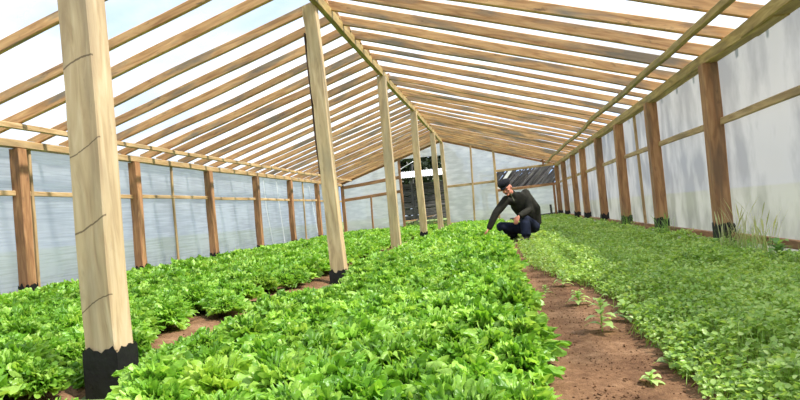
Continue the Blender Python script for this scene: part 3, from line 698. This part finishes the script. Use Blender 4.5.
def roof_sheet():
    V = []; n = 60
    for v in range(2):
        for u in range(n+1):
            x = -4.95 + 4.1*u/n; V.append((x*.58 -1.75 + 3.2, (27.5 + 1.5*v) - 28.6, 2.33 + .38*v + .018*math.sin(u*2.1) + .06))
    k = n + 1; V2 = V + [(a, b, c - .008) for a, b, c in V]
    Q = [(u, u+1, k+u+1, k+u) for u in range(n)] + [(2*k+u, 3*k+u, 3*k+u+1, 2*k+u+1) for u in range(n)]
    Q += [(u, 2*k+u, 2*k+u+1, u+1) for u in range(n)] + [(k+u, k+u+1, 3*k+u+1, 3*k+u) for u in range(n)]
    return link('roof_sheet', quads('roof_sheet', V2, Q, True), M['sheet'], sh)
roof_sheet()
# sloping pale tarpaulin roof of a lean-to left of the shed
def tarp():
    V = []; n = 14
    for v in range(n+1):
        for u in range(n+1):
            a, b = u/n, v/n
            V.append((-6.6 + 2.6*a, 29.5 + 1.6*b, 2.25 + .95*a*(1) + .25*b + .03*mn.noise(Vector((a*4, b*4, 0))) - .12*math.sin(math.pi*a)))
    Q = [(v*(n+1)+u, v*(n+1)+u+1, (v+1)*(n+1)+u+1, (v+1)*(n+1)+u) for v in range(n) for u in range(n)]
    o = link('tarpaulin', quads('tarpaulin', V, Q, True), M['sheet']); md = o.modifiers.new('thick', 'SOLIDIFY'); md.thickness = .01
    tag(o, 'pale sloping tarpaulin stretched up beside the shed beyond the doorway', 'tarpaulin')
tarp()
for x, z in ((-6.5, 2.2), (-4.05, 3.1)):
    o = timber('tarpaulin_pole', (x, 29.6, -.06), (x, 29.6, z), .07, .07, (1, 0, 0), M['old'], seg=4); tag(o, 'grey pole under the %s edge of the pale tarpaulin' % ('low' if z < 3 else 'high'), 'pole')
# heap of broken planks in front of the shed
for k in range(14):
    x = rnd.uniform(-4.1, -2.3); y = rnd.uniform(26.2, 27.2); a = rnd.uniform(0, 3.14); l = rnd.uniform(.4, .9); z = .02 + .035*k
    o = timber('broken_plank', (x - l/2*math.cos(a), y - l/2*math.sin(a)*.5, z), (x + l/2*math.cos(a), y + l/2*math.sin(a)*.5, z + rnd.uniform(-.03, .18)), .10, .03, (0, 1, 0), M['rafter'] if k % 3 == 0 else M['old'], seg=3)
    tag(o, 'broken plank in the heap on the ground in front of the shed', 'plank', 'plank heap by the shed')
# dark trees beyond
def tree(x, y, h, r, label, seed):
    rt = empty('tree', (x, y, -.06)); tag(rt, label, 'tree', None)
    rg = np.random.default_rng(seed)
    tr = timber('trunk', (x, y, -.1), (x + .2, y, h*.7), .3, .3, (1, 0, 0), M['old'], seg=8, wob=.05, taper=.6); mw = tr.matrix_world.copy(); tr.parent = rt; tr.matrix_basis = Matrix.Translation((-x, -y, .06)) @ mw
    n = 5200; u = rg.uniform(0, 1, n)**.7; z = h*(.12 + .88*u); prof = np.sin(np.clip((1.04 - u)*1.9, 0, math.pi/2*1.1))
    rr = r*prof*np.sqrt(rg.uniform(.2, 1, n)); a = rg.uniform(0, 6.28, n); lump = 1 + .25*np.sin(3*a + z*1.7) + .15*np.sin(7*a + z*3)
    P = np.stack([rr*lump*np.cos(a), rr*lump*np.sin(a), z], -1)
    W, Q = leaf_cloud(P, rg.uniform(.18, .4, n), rg.uniform(0, 6.28, n), rg.normal(-.3, .6, n), rg.normal(0, .6, n))
    link('foliage', quads('foliage', W, Q), M['conifer'], rt)
tree(-5.0, 36, 5.2, 2.4, 'dark bushy tree behind the shed beyond the doorway', 5)
tree(-3.1, 39, 4.8, 1.4, 'smaller dark tree behind the shed, right of the bushy one', 6)

# ---------------------------------------------------------------- the man
def hit(px, py, Y):
    r = np.array([(px-400)/F, -(py-200)/F, 1.0]); d = np.array([r @ cX, r @ cY, r @ cZ]); return Vector(CAM + d*(Y/d[1]))
def tube(V, Fc, pts, wide=None, n=12, cap=True):
    """Loft of ellipses: pts = [(pos, r_wide, r_thick)]; «wide» is the direction of the first radius."""
    P = [Vector(p[0]) for p in pts]; b0 = len(V); prev = None
    for i, p in enumerate(P):
        T = (P[min(i+1, len(P)-1)] - P[max(i-1, 0)]).normalized()
        w = Vector(wide) if wide is not None else (prev if prev is not None else (Vector((0, 0, 1)) if abs(T.z) < .8 else Vector((1, 0, 0))))
        w = (w - T*w.dot(T)).normalized(); prev = w; u = T.cross(w)
        for k in range(n):
            a = 2*math.pi*k/n; V.append(p + w*(pts[i][1]*math.cos(a)) + u*(pts[i][2]*math.sin(a)))
    for i in range(len(P)-1):
        for k in range(n):
            a = b0 + i*n + k; b = b0 + i*n + (k+1) % n; Fc.append((a, b, b+n, a+n))
    for i, s in ((0, -1), (len(P)-1, 1)):
        T = (P[min(i+1, len(P)-1)] - P[max(i-1, 0)]).normalized(); c = len(V); V.append(P[i] + T*s*min(pts[i][1], pts[i][2])*.7)
        for k in range(n):
            a = b0 + i*n + k; b = b0 + i*n + (k+1) % n; Fc.append((c, b, a) if s < 0 else (c, a, b))
def ell(V, Fc, c, R, rx, ry, rz, nu=16, nv=10):
    b0 = len(V); c = Vector(c)
    for j in range(1, nv):
        ph = math.pi*j/nv
        for i in range(nu):
            th = 2*math.pi*i/nu; V.append(c + R @ Vector((rx*math.sin(ph)*math.cos(th), ry*math.sin(ph)*math.sin(th), rz*math.cos(ph))))
    t = len(V); V.append(c + R @ Vector((0, 0, rz))); V.append(c + R @ Vector((0, 0, -rz)))
    for j in range(nv-2):
        for i in range(nu):
            a = b0 + j*nu + i; b = b0 + j*nu + (i+1) % nu; Fc.append((a, a+nu, b+nu, b))
    for i in range(nu):
        a = b0 + i; b = b0 + (i+1) % nu; Fc.append((t, a, b)); a += (nv-2)*nu; b += (nv-2)*nu; Fc.append((t+1, b, a))
def fuse(name, V, Fc, mat, parent, vox=.009, sm=4, base=Vector((0, 0, 0)), fac=.5):
    o = link(name, mesh(name, [Vector(v) - base for v in V], Fc), mat, parent)
    r = o.modifiers.new('fuse', 'REMESH'); r.mode = 'VOXEL'; r.voxel_size = vox; r.use_smooth_shade = True
    if sm: s = o.modifiers.new('soften', 'SMOOTH'); s.iterations = sm; s.factor = fac
    return o
def Z(zx, zy, Y): return hit(480 + zx/5.33, 170 + zy/5.33, Y)
pelvis = Z(268, 300, 11.42); belly = Z(252, 230, 11.32); chest = Z(208, 165, 11.18); neck0 = Z(176, 138, 11.06); 
headc = Z(141, 97, 10.93)
shL = Z(243, 125, 11.24); elL = Z(262, 215, 11.05); wrL = Z(205, 248, 10.80)
shR = Z(140, 160, 11.00); elR = Z(84, 232, 10.88); wrR = Z(45, 318, 10.80)
hipL = Z(285, 300, 11.36); knL = Z(238, 262, 10.98); anL = Z(250, 375, 10.85)
hipR = Z(240, 312, 11.42); knR = Z(112, 303, 11.14); anR = Z(190, 365, 11.50)
anL.z = .09; anR.z = .12
man_base = Vector((.45, 11.15, .0))
skin = plain('skin', (196, 128, 104), .55, .4, .08, 30)
jacketm = plain('dark_olive_jacket', (38, 37, 30), .85, .2, .25, 25, .4)
jeansm = plain('dark_blue_jeans', (30, 36, 54), .9, .2, .35, 18, .4)
capm = plain('black_cap', (22, 23, 28), .9, .2, .2, 40, .3)
bootm = plain('black_boots', (24, 22, 22), .6, .4, .2, 20, .2)
V = []; Fc = []
fwd = Vector((-.26, -.85, -.42)).normalized(); right_ = fwd.cross(Vector((-.40, -.1, 1))).normalized(); up_ = right_.cross(fwd); fwd = fwd*1.15; right_ = right_*1.15; up_ = up_*1.15
HR = Matrix((right_, fwd, up_)).transposed()          # head frame: x side, y forward, z up
sidev = (shL - shR).normalized()
tube(V, Fc, [(pelvis, .16, .12), (belly, .15, .11), (chest, .165, .11), (neck0, .07, .06), (neck0.lerp(headc, .55), .055, .055), (headc, .06, .06)], wide=sidev, n=18)
ell(V, Fc, headc + up_*.02, HR, .075, .095, .105)
ell(V, Fc, headc + fwd*.035 - up_*.045, HR, .058, .062, .06)
ell(V, Fc, headc + fwd*.092 - up_*.078, HR, .022, .018, .018)      # chin
tube(V, Fc, [(headc + fwd*.09 + up_*.02, .008, .008), (headc + fwd*.112 - up_*.012, .012, .012), (headc + fwd*.115 - up_*.025, .016, .010)], wide=right_, n=8)   # nose
ell(V, Fc, headc + fwd*.085 + up_*.032, HR, .05, .014, .010)       # brow
for s in (-1, 1):
    ell(V, Fc, headc + right_*s*.078 - up_*.008 - fwd*.005, HR, .010, .020, .030)   # ears
    ell(V, Fc, headc + right_*s*.042 + fwd*.07 - up_*.022, HR, .020, .018, .018)    # cheeks
for s_, e_, w_ in ((shL, elL, wrL), (shR, elR, wrR)):
    tube(V, Fc, [(chest.lerp(s_, .5), .06, .06), (s_, .058, .055), (s_.lerp(e_, .5), .048, .045), (e_, .04, .038), (e_.lerp(w_, .4), .038, .034), (w_, .026, .021)])
for h_, k_, a_ in ((hipL, knL, anL), (hipR, knR, anR)):
    tube(V, Fc, [(pelvis.lerp(h_, .6), .09, .09), (h_, .095, .09), (h_.lerp(k_, .55), .075, .07), (k_, .058, .056), (k_.lerp(a_, .35), .056, .052), (a_, .038, .036)])
def hand(w, d, pn, sgn, curl):
    """palm from wrist w along d, palm normal pn; four fingers and a thumb."""
    d = d.normalized(); pn = (pn - d*pn.dot(d)).normalized(); sd = d.cross(pn)*sgn
    pe = w + d*.085
    tube(V, Fc, [(w, .026, .02), (w + d*.03, .036, .017), (w + d*.06, .042, .015), (pe, .041, .013)], wide=sd, n=12)
    for q, (o_, ln) in enumerate(((.031, .072), (.011, .080), (-.010, .075), (-.030, .058))):
        p = pe + sd*o_ - d*.006; dd = d.copy(); L = [(p, .0095, .0095)]
        for f, seg_ in enumerate((.45, .32, .25)):
            dd = (dd*math.cos(curl) + pn*math.sin(curl)).normalized() if f else (d + sd*o_*3 + pn*curl*.4).normalized()
            p = p + dd*ln*seg_; L.append((p, .0088 - .0009*f, .0088 - .0009*f))
        tube(V, Fc, L, n=8)
    p = w + d*.022 + sd*.028; t1 = (sd*.8 + d*.7 + pn*.25).normalized(); t2 = (sd*.25 + d*.9 + pn*.4).normalized()
    tube(V, Fc, [(p, .014, .013), (p + t1*.038, .012, .011), (p + t1*.038 + t2*.028, .0105, .010), (p + t1*.038 + t2*.05, .008, .008)], n=8)
hand(wrR, Vector((-.62, -.25, -.62)), Vector((.2, -.3, -.9)), 1, .5)
hand(wrL, Vector((-.45, -.25, -.8)), Vector((.2, .8, -.3)), -1, .35)
man = fuse('person', V, Fc, skin, None, .0065, 5, man_base, .4); man.location = man_base
tag(man, 'man in black cap and dark jacket crouching on the path, touching the lettuces', 'person')
def child(name, V, Fc, mat, vox, sm=5, label=None):
    o = fuse(name, V, Fc, mat, man, vox, sm, man_base)
    if label: o['label'] = label
    return o
# jacket
V = []; Fc = []
tube(V, Fc, [(pelvis + Vector((0, 0, .02)), .185, .15), (belly, .19, .15), (belly.lerp(chest, .5), .195, .15), (chest, .205, .145), (chest.lerp(neck0, .6), .14, .10), (neck0, .085, .075)], wide=sidev, n=20)
tube(V, Fc, [(shL + (chest-shL)*.1, .085, .085), (chest, .13, .11), (shR + (chest-shR)*.1, .085, .085)], n=14)
for s_, e_, w_ in ((shL, elL, wrL), (shR, elR, wrR)):
    mid = s_.lerp(e_, .5); m2 = e_.lerp(w_, .5)
    tube(V, Fc, [(chest.lerp(s_, .6), .09, .09), (s_, .088, .085), (mid, .080, .077), (e_, .070, .068), (m2, .064, .060), (w_.lerp(e_, .06), .050, .046)], n=14)
tube(V, Fc, [(neck0, .085, .075), (neck0.lerp(headc, .35), .080, .072)], wide=sidev, n=16)
for c_ in (elL, elR): ell(V, Fc, c_, Matrix.Identity(3), .064, .064, .064)
for c_ in (shL, shR): ell(V, Fc, c_, Matrix.Identity(3), .085, .085, .085)
tube(V, Fc, [(Z(292, 285, 11.42), .13, .13), (Z(288, 205, 11.36), .12, .12), (Z(240, 128, 11.26), .09, .09)], n=14)
child('jacket', V, Fc, jacketm, .011, 8)
V = []; Fc = []                                      # pale shirt collar seen in the jacket opening
cb = neck0.lerp(headc, .22) + fwd*.055
tube(V, Fc, [(cb + up_*.03 - right_*.02, .018, .012), (cb - up_*.03, .020, .012), (cb - up_*.10 + fwd*.01, .012, .010)], wide=right_, n=8)
child('shirt_collar', V, Fc, plain('grey_green_shirt', (120, 122, 104), .9, .2, .1), .006, 2)
V = []; Fc = []                                      # trousers
for h_, k_, a_ in ((hipL, knL, anL), (hipR, knR, anR)):
    tube(V, Fc, [(pelvis.lerp(h_, .3), .13, .13), (h_, .125, .12), (h_.lerp(k_, .5), .100, .095), (k_, .095, .09), (k_.lerp(a_, .3), .100, .095), (k_.lerp(a_, .92), .09, .085)], n=14)
tube(V, Fc, [(pelvis - Vector((0, 0, .02)), .17, .14), (pelvis + Vector((0, 0, .06)), .17, .14)], wide=sidev, n=16)
for c_ in (knL, knR): ell(V, Fc, c_, Matrix.Identity(3), .088, .088, .088)
for c_ in (hipL, hipR): ell(V, Fc, c_, Matrix.Identity(3), .125, .125, .125)
child('trousers', V, Fc, jeansm, .011, 6)
for a_, dr in ((anL, Vector((-.5, -.85, 0))), (anR, Vector((-.8, -.55, 0)))):
    V = []; Fc = []; d = dr.normalized(); g = Vector((a_.x, a_.y, .05)); s = Vector((-d.y, d.x, 0))
    tube(V, Fc, [(g - d*.07, .036, .042), (g, .042, .045), (g + d*.09, .048, .036), (g + d*.17, .045, .028), (g + d*.20, .03, .02)], wide=s, n=12)
    tube(V, Fc, [(g, .045, .045), (a_ + Vector((0, 0, .12)), .052, .05)], n=12)
    child('boot', V, Fc, bootm, .009, 3)
V = []; Fc = []                                      # flat cap with a short peak
ell(V, Fc, headc + up_*.092 - fwd*.012, HR, .104, .124, .050)
ell(V, Fc, headc + up_*.062 - fwd*.008, HR, .090, .110, .050)
tube(V, Fc, [(headc + fwd*.06 + up_*.052, .07, .012), (headc + fwd*.11 + up_*.046, .062, .010), (headc + fwd*.135 + up_*.036, .045, .007)], wide=right_, n=12)
child('cap', V, Fc, capm, .006, 4)
V = []; Fc = []                                      # hair at the temples and nape
ell(V, Fc, headc - fwd*.03 + up_*.005, HR, .082, .078, .066)
child('hair', V, Fc, plain('grey_brown_hair', (74, 66, 60), .9, .2, .3, 60), .006, 2)
for s in (-1, 1):
    V = []; Fc = []; ell(V, Fc, headc + right_*s*.030 + fwd*.086 + up_*.012, HR, .011, .008, .006); child('eye', V, Fc, plain('dark_eye', (38, 28, 26), .4, .5), .003, 1)
V = []; Fc = []; ell(V, Fc, headc + fwd*.094 - up_*.055, HR, .024, .010, .005); child('mouth', V, Fc, plain('lips', (136, 74, 66), .6, .3), .003, 1)
V = []; Fc = []; ell(V, Fc, headc + fwd*.102 - up_*.040, HR, .028, .010, .007); child('moustache', V, Fc, plain('grey_moustache', (104, 88, 78), .9, .2), .003, 1)

# ---------------------------------------------------------------- light
w = bpy.data.worlds.new('sky'); S.world = w; w.use_nodes = True; nt = w.node_tree; ns = nt.nodes; ns.clear(); L = nt.links
out = N(ns, 'ShaderNodeOutputWorld'); bg = N(ns, 'ShaderNodeBackground'); L.new(bg.outputs[0], out.inputs[0])
tc = N(ns, 'ShaderNodeTexCoord'); mp = N(ns, 'ShaderNodeMapping'); mp.inputs['Scale'].default_value = (1, 1, 2.2); L.new(tc.outputs['Generated'], mp.inputs[0])
cn = N(ns, 'ShaderNodeTexNoise'); cn.inputs['Scale'].default_value = 2.1; cn.inputs['Detail'].default_value = 6; L.new(mp.outputs[0], cn.inputs[0])
cr = ramp(ns, [(.38, (.42, .60, .92)), (.60, (1.0, 1.0, 1.0))]); L.new(cn.outputs[0], cr.inputs[0]); L.new(cr.outputs[0], bg.inputs[0]); bg.inputs[1].default_value = 1.08
sd = bpy.data.lights.new('sun', 'SUN'); sd.energy = 8.0; sd.angle = math.radians(4); sd.color = (1, .95, .86)
so = bpy.data.objects.new('sun', sd); COL.objects.link(so)
sdir = Vector((.72, -.12, 1.0)).normalized()          # towards the sun
so.rotation_euler = sdir.to_track_quat('Z', 'Y').to_euler(); so.location = (8, -4, 12)

S.view_settings.view_transform = 'Standard'; S.view_settings.look = 'None'; S.view_settings.gamma = 1; S.view_settings.exposure = .36
S.cycles.max_bounces = 12; S.cycles.diffuse_bounces = 6; S.cycles.transmission_bounces = 6; S.cycles.transparent_max_bounces = 24
S.cycles.sample_clamp_indirect = 8
S.cycles.use_denoising = True
